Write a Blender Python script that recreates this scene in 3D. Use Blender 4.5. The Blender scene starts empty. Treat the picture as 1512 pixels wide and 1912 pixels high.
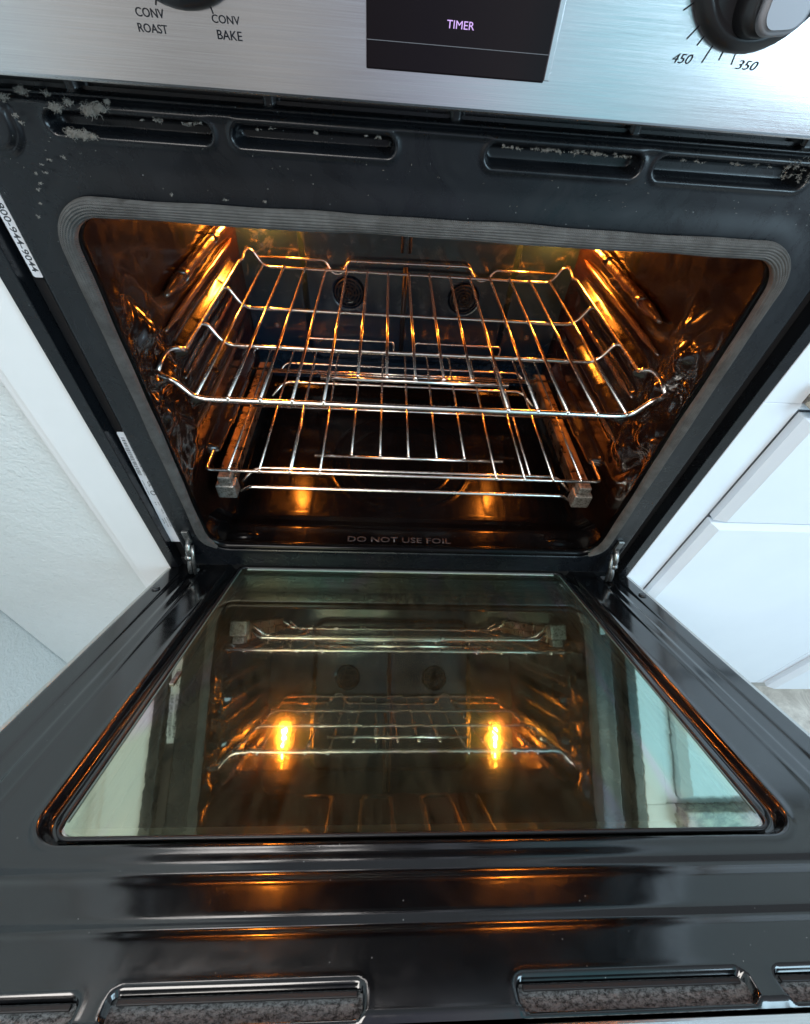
import bpy, bmesh, math, random
import numpy as np
from mathutils import Vector, Matrix
random.seed(4); rng = np.random.default_rng(4)
S = bpy.context.scene
COL = S.collection
# ------------------------------------------------------------------ camera
cam = bpy.data.cameras.new('camera'); co = bpy.data.objects.new('camera', cam); COL.objects.link(co)
cam.sensor_fit = 'HORIZONTAL'; cam.sensor_width = 36; cam.lens = 828.99/1512*36
cam.clip_start = 0.01; cam.clip_end = 60
R = ((0.99794714, -0.02688283, -0.05812754), (-0.01837789, 0.74925194, -0.66203005), (0.06134941, 0.66173926, 0.74721978))
co.matrix_world = Matrix.Translation((-0.04587925, -0.41335764, 0.6513149)) @ Matrix(R).to_4x4()
S.camera = co
# ------------------------------------------------------------------ world (a dim room all round, brighter bands where windows are)
w = bpy.data.worlds.new('World'); S.world = w; w.use_nodes = True
nt = w.node_tree; nt.nodes.clear()
def wn(t, **k):
    n = nt.nodes.new(t)
    for a, b in k.items(): setattr(n, a, b)
    return n
tc = wn('ShaderNodeTexCoord'); sp = wn('ShaderNodeSeparateXYZ'); nt.links.new(tc.outputs['Generated'], sp.inputs[0])
nz = wn('ShaderNodeTexNoise'); nz.inputs['Scale'].default_value = 2.2; nt.links.new(tc.outputs['Generated'], nz.inputs[0])
ma = wn('ShaderNodeMath', operation='MULTIPLY_ADD'); nt.links.new(nz.outputs[0], ma.inputs[0]); ma.inputs[1].default_value = .16
nt.links.new(sp.outputs[0], ma.inputs[2])
mr = wn('ShaderNodeMapRange'); mr.inputs[1].default_value = -1; mr.inputs[2].default_value = 1; nt.links.new(ma.outputs[0], mr.inputs[0])
cr = wn('ShaderNodeValToRGB'); nt.links.new(mr.outputs[0], cr.inputs[0])
stops = [(0, (.30, .31, .32)), (.27, (.74, .71, .67)), (.335, (.78, .75, .71)), (.375, (.12, .13, .14)), (.42, (.74, .71, .67)), (.50, (.30, .29, .30)),
         (.57, (.46, .48, .66)), (.645, (.95, .97, 1.1)), (.685, (.32, .95, 1.15)), (.73, (.50, 1.0, 1.15)), (.79, (.78, .76, .86)), (1, (.50, .62, .74))]
el = cr.color_ramp.elements
while len(el) < len(stops): el.new(.5)
for e, (p, c) in zip(el, stops): e.position = p; e.color = (*c, 1)
# the ramp is the room in front of the oven (y<0); above it a soft ceiling, behind it dim
mr2 = wn('ShaderNodeMapRange'); mr2.inputs[1].default_value = .15; mr2.inputs[2].default_value = -.5; nt.links.new(sp.outputs[1], mr2.inputs[0])
mx = wn('ShaderNodeMix', data_type='RGBA'); nt.links.new(mr2.outputs[0], mx.inputs[0]); mx.inputs[6].default_value = (.42, .47, .52, 1); nt.links.new(cr.outputs[0], mx.inputs[7])
# below eye level the room is dark on the left and middle, paler on the window side
lo = wn('ShaderNodeMapRange'); lo.inputs[1].default_value = -.10; lo.inputs[2].default_value = -.26; nt.links.new(sp.outputs[2], lo.inputs[0])
lx = wn('ShaderNodeValToRGB'); nt.links.new(mr.outputs[0], lx.inputs[0]); le = lx.color_ramp.elements; le.new(.5)
for e, (p, c) in zip(le, [(.40, (.028, .030, .033)), (.60, (.04, .055, .07)), (.78, (.38, .52, .64))]): e.position = p; e.color = (*c, 1)
mz = wn('ShaderNodeMix', data_type='RGBA'); nt.links.new(lo.outputs[0], mz.inputs[0]); nt.links.new(mx.outputs[2], mz.inputs[6]); nt.links.new(lx.outputs[0], mz.inputs[7])
bg = wn('ShaderNodeBackground'); bg.inputs[1].default_value = .74; nt.links.new(mz.outputs[2], bg.inputs[0])
ow = wn('ShaderNodeOutputWorld'); nt.links.new(bg.outputs[0], ow.inputs[0])
# ------------------------------------------------------------------ lamps
def area(name, loc, target, sx, sy, power, col):
    l = bpy.data.lights.new(name, 'AREA'); l.shape = 'RECTANGLE'; l.size = sx; l.size_y = sy; l.energy = power; l.color = col
    o = bpy.data.objects.new(name, l); COL.objects.link(o); o.location = loc
    o.rotation_euler = (Vector(target)-Vector(loc)).to_track_quat('-Z', 'Y').to_euler(); return o
area('window_light', (1.7, -1.5, 1.15), (.2, 0, .3), 1.1, 1.2, 44, (.56, .83, 1))
area('ceiling_light', (-.7, -1.5, 1.9), (0, 0, .3), 1.0, 1.0, 38, (1, .955, .91))  # soft lamp added overhead for neutral light, no fixture known there
S.view_settings.view_transform = 'Standard'; S.view_settings.look = 'None'; S.view_settings.exposure = 0.0; S.view_settings.gamma = 1
S.render.engine = 'CYCLES'
S.cycles.max_bounces = 10; S.cycles.glossy_bounces = 6; S.cycles.transparent_max_bounces = 10; S.cycles.sample_clamp_indirect = 6; S.cycles.blur_glossy = .3
S.cycles.use_denoising = True

# ------------------------------------------------------------------ materials
class MatB:
    def __init__(s, name):
        s.m = bpy.data.materials.new(name); s.m.use_nodes = True; s.t = s.m.node_tree; s.p = s.t.nodes['Principled BSDF']; s.out = s.t.nodes['Material Output']
        s.tc = s.t.nodes.new('ShaderNodeTexCoord')
    def set(s, **k):
        for a, b in k.items():
            i = s.p.inputs[a.replace('_', ' ')]; i.default_value = (*b, 1) if isinstance(b, tuple) and len(b) == 3 else b
        return s
    def node(s, t, **k):
        n = s.t.nodes.new(t)
        for a, b in k.items(): setattr(n, a, b)
        return n
    def link(s, a, b): s.t.links.new(a, b)
    def coord(s, sc=(1, 1, 1)):
        mp = s.node('ShaderNodeMapping'); mp.inputs['Scale'].default_value = sc; s.link(s.tc.outputs['Object'], mp.inputs[0]); return mp.outputs[0]
    def noise(s, scale, detail=4, rough=.5, sc=(1, 1, 1), dist=0):
        n = s.node('ShaderNodeTexNoise'); n.inputs['Scale'].default_value = scale; n.inputs['Detail'].default_value = detail
        n.inputs['Roughness'].default_value = rough; n.inputs['Distortion'].default_value = dist; s.link(s.coord(sc), n.inputs[0]); return n.outputs[0]
    def ramp(s, f, a, b, c0, c1):
        r = s.node('ShaderNodeValToRGB'); s.link(f, r.inputs[0]); e = r.color_ramp.elements
        e[0].position = a; e[1].position = b; e[0].color = (*c0, 1) if isinstance(c0, tuple) else (c0, c0, c0, 1); e[1].color = (*c1, 1) if isinstance(c1, tuple) else (c1, c1, c1, 1)
        return r.outputs[0]
    def mix(s, f, a, b):
        m = s.node('ShaderNodeMix', data_type='RGBA'); s.link(f, m.inputs[0])
        for i, v in ((6, a), (7, b)):
            if isinstance(v, tuple): m.inputs[i].default_value = (*v, 1)
            else: s.link(v, m.inputs[i])
        return m.outputs[2]
    def bump(s, h, strength, dist=.001):
        b = s.node('ShaderNodeBump'); b.inputs['Strength'].default_value = strength; b.inputs['Distance'].default_value = dist; s.link(h, b.inputs['Height'])
        if s.p.inputs['Normal'].is_linked: s.link(s.p.inputs['Normal'].links[0].from_socket, b.inputs['Normal'])
        s.link(b.outputs[0], s.p.inputs['Normal']); return b
    def specks(s, scale, size, base, col, seedsc=(1, 1, 1)):
        v = s.node('ShaderNodeTexVoronoi'); v.inputs['Scale'].default_value = scale; s.link(s.coord(seedsc), v.inputs[0])
        thr = s.node('ShaderNodeMath', operation='LESS_THAN'); s.link(v.outputs['Distance'], thr.inputs[0]); thr.inputs[1].default_value = size
        # only some cells carry a speck
        sep = s.node('ShaderNodeSeparateColor'); s.link(v.outputs['Color'], sep.inputs[0])
        g = s.node('ShaderNodeMath', operation='GREATER_THAN'); s.link(sep.outputs[0], g.inputs[0]); g.inputs[1].default_value = .86
        mm = s.node('ShaderNodeMath', operation='MULTIPLY'); s.link(thr.outputs[0], mm.inputs[0]); s.link(g.outputs[0], mm.inputs[1])
        return s.mix(mm.outputs[0], base, col)

def enamel(name, base, rough, ior, speck=True, smear=.12, bumpy=.05):
    m = MatB(name); m.set(IOR=ior)
    n = m.noise(9, 6, .62); c = m.mix(m.ramp(n, .42, .72, 0., 1.), base, tuple(min(1, x*1.7+.001) for x in base))
    if speck: 
        c = m.specks(210, .075, c, (.16, .17, .17)); c = m.specks(70, .022, c, (.30, .30, .29), (1.3, 1, 1.1))
    m.link(c, m.p.inputs['Base Color'])
    r = m.ramp(m.noise(22, 7, .7, dist=1.5), .35, .75, rough, rough+smear); m.link(r, m.p.inputs['Roughness'])
    m.bump(m.noise(14, 3, .4), bumpy, .004)
    return m
M = {}
M['enamel'] = enamel('black_enamel', (.0026, .0030, .0037), .10, 1.72, smear=.12).m
M['face'] = enamel('satin_black_enamel', (.0038, .0046, .006), .22, 1.46, smear=.18).m
M['cavity'] = None
m = enamel('cavity_enamel', (.020, .0095, .0065), .10, 1.7, speck=False, smear=.14, bumpy=.07)
c = m.mix(m.ramp(m.noise(30, 8, .75, dist=2), .55, .8, 0., 1.), (.009, .0036, .0024), (.028, .013, .009)); m.link(c, m.p.inputs['Base Color'])
m.bump(m.noise(70, 2, .5, (1, .12, 1)), .06, .002); M['cavity'] = m.m
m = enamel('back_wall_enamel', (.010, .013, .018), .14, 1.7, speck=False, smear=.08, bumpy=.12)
c = m.mix(m.ramp(m.noise(11, 9, .7, dist=3), .56, .66, 0., 1.), (.008, .022, .045), (.04, .06, .09)); m.link(c, m.p.inputs['Base Color']); M['back'] = m.m  # blue in the base colour stands in for reflected window light
M['floorenamel'] = enamel('oven_floor_enamel', (.002, .0018, .002), .12, 1.24, speck=True, smear=.06, bumpy=.12).m
M['blackmatte'] = MatB('dark_recess').set(Base_Color=(.006, .006, .007), Roughness=.6).m
M['plastic'] = MatB('black_plastic').set(Base_Color=(.015, .015, .017), Roughness=.32).m
# brushed steel
def steel(name, base, rough, aniso, brush, axis=(1, 120, 120)):
    m = MatB(name); m.set(Metallic=1., Anisotropic=aniso)
    n = m.noise(6, 5, .6, axis); c = m.ramp(n, .3, .7, tuple(x*.9 for x in base), base); m.link(c, m.p.inputs['Base Color'])
    r = m.ramp(m.noise(9, 4, .6, axis), .3, .7, rough-.04, rough+.06); m.link(r, m.p.inputs['Roughness'])
    m.bump(m.noise(14, 4, .7, axis), brush, .0004); return m.m
M['steel'] = steel('brushed_stainless', (.78, .78, .79), .20, .6, .03, (2, 260, 260))
M['satin'] = MatB('satin_metal').set(Base_Color=(.26, .26, .28), Metallic=.4, Roughness=.48).m
M['steeldoor'] = steel('stainless_edge', (.62, .61, .58), .38, .3, .08)
m = MatB('chrome_wire'); m.set(Metallic=1., Roughness=.17)
c = m.mix(m.ramp(m.noise(22, 3, .5), .50, .80, 0., 1.), (.93, .90, .86), (.66, .50, .40)); m.link(c, m.p.inputs['Base Color'])
m.link(m.ramp(m.noise(30, 3, .6), .4, .8, .22, .30), m.p.inputs['Roughness']); M['chrome'] = m.m
m = MatB('stained_slide_steel'); m.set(Metallic=1.)
c = m.mix(m.ramp(m.noise(30, 3, .5, (1, .4, 1)), .55, .75, 0., 1.), (.62, .50, .38), (.26, .12, .06)); m.link(c, m.p.inputs['Base Color'])
m.link(m.ramp(m.noise(60, 4, .6), .4, .7, .25, .5), m.p.inputs['Roughness']); M['slide'] = m.m
m = MatB('guide_enamel'); m.set(Roughness=.20, IOR=2.1); c = m.mix(m.ramp(m.noise(40, 4, .6, (1, .3, 1)), .4, .7, 0., 1.), (.11, .045, .020), (.04, .017, .009)); m.link(c, m.p.inputs['Base Color']); M['guide'] = m.m
m = MatB('slide_cap'); m.set(Metallic=.7); c = m.mix(m.ramp(m.noise(260, 6, .7), .45, .62, 0., 1.), (.42, .40, .36), (.14, .12, .10)); m.link(c, m.p.inputs['Base Color']); m.set(Roughness=.42); M['cap'] = m.m
m = MatB('zinc'); m.set(Metallic=.9, Roughness=.35); c = m.mix(m.ramp(m.noise(120, 5, .6), .45, .7, 0., 1.), (.34, .34, .33), (.07, .065, .06)); m.link(c, m.p.inputs['Base Color']); M['zinc'] = m.m
M['pale'] = MatB('pale_sealant').set(Base_Color=(.36, .40, .37), Roughness=.45).m
M['teal'] = MatB('glass_edge').set(Base_Color=(.12, .17, .15), Roughness=.3).m
# gasket: woven fibre, weave runs with UV
m = MatB('woven_gasket'); m.set(Roughness=.75)
uvn = m.node('ShaderNodeUVMap'); mp = m.node('ShaderNodeMapping'); mp.inputs['Scale'].default_value = (1, 1, 1); m.link(uvn.outputs[0], mp.inputs[0])
wv = m.node('ShaderNodeTexWave'); wv.wave_type = 'BANDS'; wv.bands_direction = 'DIAGONAL'; wv.inputs['Scale'].default_value = 1.0; wv.inputs['Distortion'].default_value = .6; m.link(mp.outputs[0], wv.inputs[0])
c = m.mix(m.ramp(m.noise(60, 6, .7), .38, .66, 0., 1.), (.058, .054, .048), (.155, .15, .142))
c = m.mix(m.ramp(wv.outputs[0], .05, .6, 1., 0.), c, (.10, .095, .09))
c = m.mix(m.ramp(m.noise(26, 3, .5), .66, .74, 0., 1.), c, (.05, .045, .04)); m.link(c, m.p.inputs['Base Color'])
m.bump(wv.outputs[0], .9, .0008); M['gasket'] = m.m
# glass panes: partly mirroring, faintly iridescent coating
def pane(name, refl, tint, trans, ird):
    m = MatB(name); t = m.t
    g = m.node('ShaderNodeBsdfGlossy'); g.inputs['Roughness'].default_value = .022
    c = m.mix(m.ramp(m.noise(3.2, 2, .4, (2.2, .5, .5), dist=1.2), .38, .62, 0., 1.), tint, ird); c = m.mix(m.ramp(m.noise(4.5, 2, .4, (2.5, .6, .6), dist=2.), .56, .70, 0., .7), c, (1.0, .80, .96)); m.link(c, g.inputs['Color'])
    tr = m.node('ShaderNodeBsdfTransparent'); tr.inputs['Color'].default_value = (*trans, 1)
    df = m.node('ShaderNodeBsdfDiffuse'); df.inputs['Color'].default_value = (.50, .46, .27, 1)
    m1 = m.node('ShaderNodeMixShader'); m.link(m.ramp(m.noise(9, 8, .72, (5, 1.2, 1.2), dist=1.6), .36, .78, .02, .15), m1.inputs[0]); m.link(tr.outputs[0], m1.inputs[1]); m.link(df.outputs[0], m1.inputs[2])
    g2_ = m.node('ShaderNodeBsdfGlossy'); g2_.inputs['Roughness'].default_value = .10; m.link(c, g2_.inputs['Color'])
    gm = m.node('ShaderNodeMixShader'); m.link(m.ramp(m.noise(9, 6, .7, (1, 2.5, 2.5), dist=1.5), .35, .75, .08, .34), gm.inputs[0]); m.link(g.outputs[0], gm.inputs[1]); m.link(g2_.outputs[0], gm.inputs[2])
    fr = m.node('ShaderNodeFresnel'); fr.inputs['IOR'].default_value = 1.5
    ad = m.node('ShaderNodeMath', operation='MULTIPLY_ADD'); m.link(fr.outputs[0], ad.inputs[0]); ad.inputs[1].default_value = 1.0; ad.inputs[2].default_value = refl; ad.use_clamp = True
    m2 = m.node('ShaderNodeMixShader'); m.link(ad.outputs[0], m2.inputs[0]); m.link(m1.outputs[0], m2.inputs[1]); m.link(gm.outputs[0], m2.inputs[2])
    b = m.node('ShaderNodeBump'); b.inputs['Strength'].default_value = .022; b.inputs['Distance'].default_value = .002; m.link(m.noise(30, 3, .5, (2.5, 1, 1)), b.inputs['Height']); m.link(b.outputs[0], g.inputs['Normal'])
    m.link(m2.outputs[0], m.out.inputs[0]); return m.m
M['glass'] = pane('coated_door_glass', .46, (.98, .95, .66), (.62, .68, .58), (.66, .98, .86))
M['glass2'] = pane('inner_door_glass', .16, (.62, .95, .90), (.55, .62, .58), (.95, .80, .92))
M['glass3'] = MatB('tinted_outer_glass').set(Base_Color=(.012, .016, .014), Roughness=.03, IOR=1.6).m
m = MatB('display_glass'); m.set(Base_Color=(.007, .005, .006), Roughness=.05, IOR=1.28); M['display'] = m.m
M['ink'] = MatB('panel_ink').set(Base_Color=(.012, .014, .018), Roughness=.6, Specular_IOR_Level=.1).m
m = MatB('display_segment'); m.set(Base_Color=(.2, .1, .25), Emission_Color=(.62, .42, .85), Emission_Strength=.9); M['seg'] = m.m
M['line'] = MatB('display_line').set(Base_Color=(.12, .12, .13), Roughness=.4).m
M['emboss'] = MatB('embossed_enamel').set(Base_Color=(.045, .028, .025), Roughness=.3, IOR=1.5).m
m = MatB('label_paper'); m.set(Roughness=.45); c = m.mix(m.ramp(m.noise(40, 4, .6), .4, .7, 0., 1.), (.72, .76, .80), (.60, .65, .70)); m.link(c, m.p.inputs['Base Color']); M['paper'] = m.m
M['labelink'] = MatB('label_ink').set(Base_Color=(.06, .07, .08), Roughness=.6).m
# bulb
m = MatB('lit_bulb'); m.set(Base_Color=(1, .7, .3), Emission_Color=(1, .25, .022), Emission_Strength=800.); M['bulb'] = m.m
M['bulbglass'] = MatB('bulb_cover').set(Base_Color=(.9, .6, .3), Roughness=.15, Transmission_Weight=1., IOR=1.1).m
# kitchen
m = MatB('white_trim_paint'); m.set(Roughness=.38); c = m.mix(m.ramp(m.noise(5, 5, .6), .35, .75, 0., 1.), (.74, .745, .74), (.69, .70, .69)); m.link(c, m.p.inputs['Base Color']); m.bump(m.noise(90, 3, .5, (1, 1, .15)), .06, .001); M['trim'] = m.m
m = MatB('textured_wall_paint'); m.set(Roughness=.6); c = m.mix(m.ramp(m.noise(3, 4, .6), .3, .75, 0., 1.), (.66, .68, .67), (.60, .615, .59)); m.link(c, m.p.inputs['Base Color'])
m.bump(m.noise(170, 4, .6), .6, .004); m.bump(m.noise(38, 3, .6), .45, .006); M['wall'] = m.m
m = MatB('cabinet_paint'); m.set(Roughness=.33); c = m.mix(m.ramp(m.noise(7, 6, .65), .35, .8, 0., 1.), (.70, .75, .80), (.66, .71, .77)); m.link(c, m.p.inputs['Base Color']); m.bump(m.noise(60, 3, .5, (.3, 1, 1)), .05, .001); M['cab'] = m.m
m = MatB('granite'); m.set(Roughness=.16); c = m.mix(m.ramp(m.noise(70, 8, .8), .45, .55, 0., 1.), (.50, .46, .38), (.13, .12, .11)); m.link(c, m.p.inputs['Base Color']); M['granite'] = m.m
m = MatB('floor_tile'); m.set(Roughness=.4); c = m.mix(m.ramp(m.noise(14, 9, .75, dist=1), .38, .66, 0., 1.), (.62, .58, .52), (.30, .27, .24)); m.link(c, m.p.inputs['Base Color']); m.bump(m.noise(40, 5, .6), .2, .002); M['tile'] = m.m
m = MatB('toe_kick'); m.set(Roughness=.5); c = m.mix(m.ramp(m.noise(20, 6, .7), .4, .7, 0., 1.), (.38, .37, .34), (.24, .23, .22)); m.link(c, m.p.inputs['Base Color']); M['toe'] = m.m
m = MatB('dusty_mesh'); m.set(Roughness=.85)
n1 = m.noise(520, 8, .85, (.6, 1, 1), dist=.1); c = m.mix(m.ramp(n1, .42, .57, 0., 1.), (.015, .016, .017), (.27, .285, .29)); m.link(c, m.p.inputs['Base Color']); m.bump(n1, .8, .003); M['dusty'] = m.m
M['lint'] = MatB('lint').set(Base_Color=(.27, .25, .22), Roughness=.95).m
M['elem'] = MatB('heating_element').set(Base_Color=(.03, .03, .035), Roughness=.45, Metallic=.4).m

# ------------------------------------------------------------------ helpers
def link(name, me, mat, parent=None):
    o = bpy.data.objects.new(name, me); COL.objects.link(o)
    if mat is not None and not me.materials: me.materials.append(mat)
    if parent is not None:
        o.parent = parent
        if parent.type == 'EMPTY': o.matrix_parent_inverse = Matrix.Translation(-parent.location)
    return o
def thing(name, label, cat, loc, group=None):
    o = bpy.data.objects.new(name, None); COL.objects.link(o); o.location = loc; o.empty_display_size = .05
    o['label'] = label; o['category'] = cat
    if group: o['group'] = group
    return o
def tag(o, label=None, cat=None, group=None, kind=None):
    for k, v in (('label', label), ('category', cat), ('group', group), ('kind', kind)):
        if v: o[k] = v
    return o
def mesh(v, f, smooth=True):
    me = bpy.data.meshes.new('m'); me.from_pydata([tuple(x) for x in v], [], f); me.update()
    if smooth: me.shade_smooth()
    return me
def grid(P, keep=None, flip=False):
    """P: array (n,m,3) -> mesh"""
    n, k = P.shape[:2]; idx = np.arange(n*k).reshape(n, k)
    q = np.stack([idx[:-1, :-1], idx[1:, :-1], idx[1:, 1:], idx[:-1, 1:]], -1)
    if flip: q = q[..., ::-1]
    q = q[keep] if keep is not None else q.reshape(-1, 4)
    q = q.reshape(-1, 4)
    me = bpy.data.meshes.new('g'); V = P.reshape(-1, 3)
    used = np.zeros(len(V), bool); used[q.ravel()] = True; re = np.cumsum(used)-1; V = V[used]; q = re[q]
    me.vertices.add(len(V)); me.vertices.foreach_set('co', V.astype(np.float32).ravel())
    me.loops.add(q.size); me.loops.foreach_set('vertex_index', q.astype(np.int32).ravel())
    me.polygons.add(len(q)); me.polygons.foreach_set('loop_start', np.arange(0, q.size, 4, dtype=np.int32)); me.update(calc_edges=True); me.validate()
    me.shade_smooth(); return me
def fillet(pts, r, n=6):
    pts = [Vector(p) for p in pts]; out = [pts[0]]
    for a, b, c in zip(pts, pts[1:], pts[2:]):
        u = (a-b); v = (c-b); d = min(r, u.length*.48, v.length*.48); p0 = b+u.normalized()*d; p1 = b+v.normalized()*d
        for i in range(n+1):
            t = i/n; out.append(p0*(1-t)**2+b*2*t*(1-t)+p1*t*t)
    out.append(pts[-1]); return out
def tube(bm, pts, r, seg=10, cap=True, ball=False):
    pts = [Vector(p) for p in pts]; rings = []; up = None
    for i, p in enumerate(pts):
        t = (pts[min(i+1, len(pts)-1)]-pts[max(i-1, 0)]).normalized()
        if up is None: up = Vector((0, 0, 1)) if abs(t.z) < .9 else Vector((1, 0, 0))
        n = (up-t*up.dot(t)).normalized(); up = n; b = t.cross(n)
        rr = r[i] if isinstance(r, (list, tuple)) else r
        rings.append([bm.verts.new(p+(n*math.cos(2*math.pi*k/seg)+b*math.sin(2*math.pi*k/seg))*rr) for k in range(seg)])
    for a, b in zip(rings, rings[1:]):
        for k in range(seg):
            f = bm.faces.new((a[k], a[(k+1) % seg], b[(k+1) % seg], b[k])); f.smooth = True
    if cap: bm.faces.new(rings[0][::-1]); bm.faces.new(rings[-1])
def ball(bm, p, r):
    g = bmesh.ops.create_icosphere(bm, subdivisions=2, radius=r, matrix=Matrix.Translation(p))
    for v in g['verts']:
        for f in v.link_faces: f.smooth = True
def box(bm, a, b, bev=0, M_=None):
    a, b = Vector(a), Vector(b); c = (a+b)/2; s = b-a
    g = bmesh.ops.create_cube(bm, size=1, matrix=Matrix.Translation(c) @ Matrix.Diagonal((*s, 1)))
    if bev:
        es = list({e for v in g['verts'] for e in v.link_edges})
        r = bmesh.ops.bevel(bm, geom=es, offset=bev, segments=3, profile=.6, affect='EDGES', clamp_overlap=True)
        vs = {v for f in r['faces'] for v in f.verts} | {v for v in g['verts'] if v.is_valid}
    else: vs = set(g['verts'])
    if M_ is not None: bmesh.ops.transform(bm, matrix=M_, verts=list(vs))
def fin(bm, name, mat, parent=None, smooth=False):
    me = bpy.data.meshes.new(name); bm.to_mesh(me); bm.free()
    if smooth: me.shade_smooth()
    return link(name, me, mat, parent)
def bx(name, a, b, mat, parent=None, bev=.001):
    bm = bmesh.new(); box(bm, a, b, bev); return fin(bm, name, mat, parent)
def wire(name, pts, r, mat, parent, fr=0.0, seg=10, balls=None):
    bm = bmesh.new(); tube(bm, fillet(pts, fr) if fr else pts, r, seg)
    for p, rr in (balls or []): ball(bm, p, rr)
    return fin(bm, name, mat, parent)
def text(name, s, mat, parent, Mw, width=None, height=.01, ext=.00015, shear=0, bold=0):
    c = bpy.data.curves.new(name, 'FONT'); c.body = s; c.align_x = 'LEFT'; c.extrude = 0; c.shear = shear; c.offset = bold; c.size = 1; c.resolution_u = 3
    o = bpy.data.objects.new('tmp', c); COL.objects.link(o); dg = bpy.context.evaluated_depsgraph_get()
    me = bpy.data.meshes.new_from_object(o.evaluated_get(dg)); bpy.data.objects.remove(o)
    xs = [v.co.x for v in me.vertices]; ys = [v.co.y for v in me.vertices]; x0, x1, y0, y1 = min(xs), max(xs), min(ys), max(ys)
    sx = width/(x1-x0) if width else height/(y1-y0); sy = height/(y1-y0)
    for v in me.vertices: v.co = Mw @ Vector(((v.co.x-x0)*sx, (v.co.y-y0)*sy, 0))
    me.materials.clear(); bm = bmesh.new(); bm.from_mesh(me)
    if ext:
        nrm = (Mw.to_3x3() @ Vector((0, 0, 1))).normalized(); r = bmesh.ops.extrude_face_region(bm, geom=list(bm.faces))
        bmesh.ops.translate(bm, vec=nrm*ext, verts=[g for g in r['geom'] if isinstance(g, bmesh.types.BMVert)])
    bm.to_mesh(me); bm.free(); return link(name, me, mat, parent)
def sdrr(x, y, x0, x1, y0, y1, r):
    cx, cy = (x0+x1)/2, (y0+y1)/2; qx = np.abs(x-cx)-(x1-x0)/2+r; qy = np.abs(y-cy)-(y1-y0)/2+r
    return np.hypot(np.maximum(qx, 0), np.maximum(qy, 0))+np.minimum(np.maximum(qx, qy), 0)-r
def sm(a, b, x):
    t = np.clip((x-a)/(b-a), 0, 1); return t*t*(3-2*t)
FRONT = Matrix(((1, 0, 0, 0), (0, 0, -1, 0), (0, 1, 0, 0), (0, 0, 0, 1)))   # text plane x,z facing -y
TH = math.radians(30.11); CT, ST = math.cos(TH), math.sin(TH); DY = .0652
def Dp(x, d, h=0): return (x, DY-d*CT+h*ST, d*ST+h*CT)
DM = Matrix(((1, 0, 0, 0), (0, -CT, ST, DY), (0, ST, CT, 0), (0, 0, 0, 1)))  # door space (x, d, h) -> world (left handed)
def dbox(name, a, b, mat, parent, bev=.001):
    bm = bmesh.new(); box(bm, a, b, bev); bmesh.ops.transform(bm, matrix=DM, verts=bm.verts); bmesh.ops.reverse_faces(bm, faces=bm.faces); return fin(bm, name, mat, parent)

# ------------------------------------------------------------------ THE SETTING
bm = bmesh.new(); box(bm, (-2.6, -2.0, -.56), (2.6, 1.0, -.50)); tag(fin(bm, 'floor', M['tile']), kind='structure')
bm = bmesh.new(); box(bm, (-.775, .030, -.5), (-.462, .15, 1.9)); box(bm, (-.90, -.95, -.5), (-.778, .15, 1.9))
wl = fin(bm, 'wall', M['wall']); tag(wl, 'off white wall with orange peel texture left of the oven', 'wall')
t = thing('door_casing', 'white painted casing board with raised bead between oven and textured wall', 'trim board', (-.42, 0, -.5))
bx('board', (-.4365, .004, -.5), (-.380, .13, 1.9), M['trim'], t, .0015)
bx('bead', (-.4520, .012, -.5), (-.4370, .13, 1.9), M['trim'], t, .004)
bx('back_band', (-.4615, .022, -.5), (-.4525, .13, 1.9), M['trim'], t, .0015)
bw = bmesh.new(); box(bw, (.43, .60, -.5), (2.4, .66, 1.9)); o = fin(bw, 'wall', M['wall']); tag(o, 'wall behind the stone countertop on the right', 'wall')
# right base cabinet
cb = thing('base_cabinet', 'white painted base cabinet with a drawer above a slab door right of the oven', 'cabinet', (.66, .02, -.5))
bx('stile', (.380, .0, -.449), (.4118, .60, .3855), M['cab'], cb, .001)
bx('face_frame', (.4128, .002, -.449), (.4292, .0198, .3855), M['cab'], cb, .001)
bx('face_frame', (.8215, .002, -.449), (.944, .0198, .3855), M['cab'], cb, .001)
bx('top_rail', (.4294, .003, .3765), (.8213, .0198, .3855), M['cab'], cb, .0005)
bx('carcass', (.4122, .0202, -.449), (.944, .59, .3852), M['cab'], cb, .001)
def slab(name, x0, x1, z0, z1, parent):
    bm = bmesh.new(); y0, yf = .0018, -.018; b = .012
    vs = [bm.verts.new(p) for p in [(x0, y0, z0), (x1, y0, z0), (x1, y0, z1), (x0, y0, z1), (x0, yf+.009, z0), (x1, yf+.009, z0), (x1, yf+.009, z1), (x0, yf+.009, z1), (x0+b, yf, z0+b*.5), (x1-b, yf, z0+b*.5), (x1-b, yf, z1-b*.5), (x0+b, yf, z1-b*.5)]]
    for a in (0, 4):
        for k in range(4): bm.faces.new((vs[a+k], vs[a+(k+1) % 4], vs[a+4+(k+1) % 4], vs[a+4+k]))
    bm.faces.new(vs[8:12]); bm.faces.new(vs[0:4][::-1]); bmesh.ops.recalc_face_normals(bm, faces=bm.faces)
    return fin(bm, name, M['cab'], parent)
slab('drawer_front', .4315, .818, .196, .374, cb); slab('cabinet_door', .4315, .818, -.444, .190, cb)
bx('toe_kick', (.40, .012, -.4995), (.944, .05, -.4495), M['toe'], cb, .0005)
cb2 = thing('base_cabinet', 'second white base cabinet, farther right past the narrow gap', 'cabinet', (1.25, .02, -.5))
bx('carcass', (.9455, .002, -.449), (1.6, .59, .3855), M['cab'], cb2, .001); slab('cabinet_door', .962, 1.5, -.444, .374, cb2); bx('toe_kick', (.9455, .012, -.4995), (1.6, .05, -.4495), M['toe'], cb2, .0005)
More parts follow.
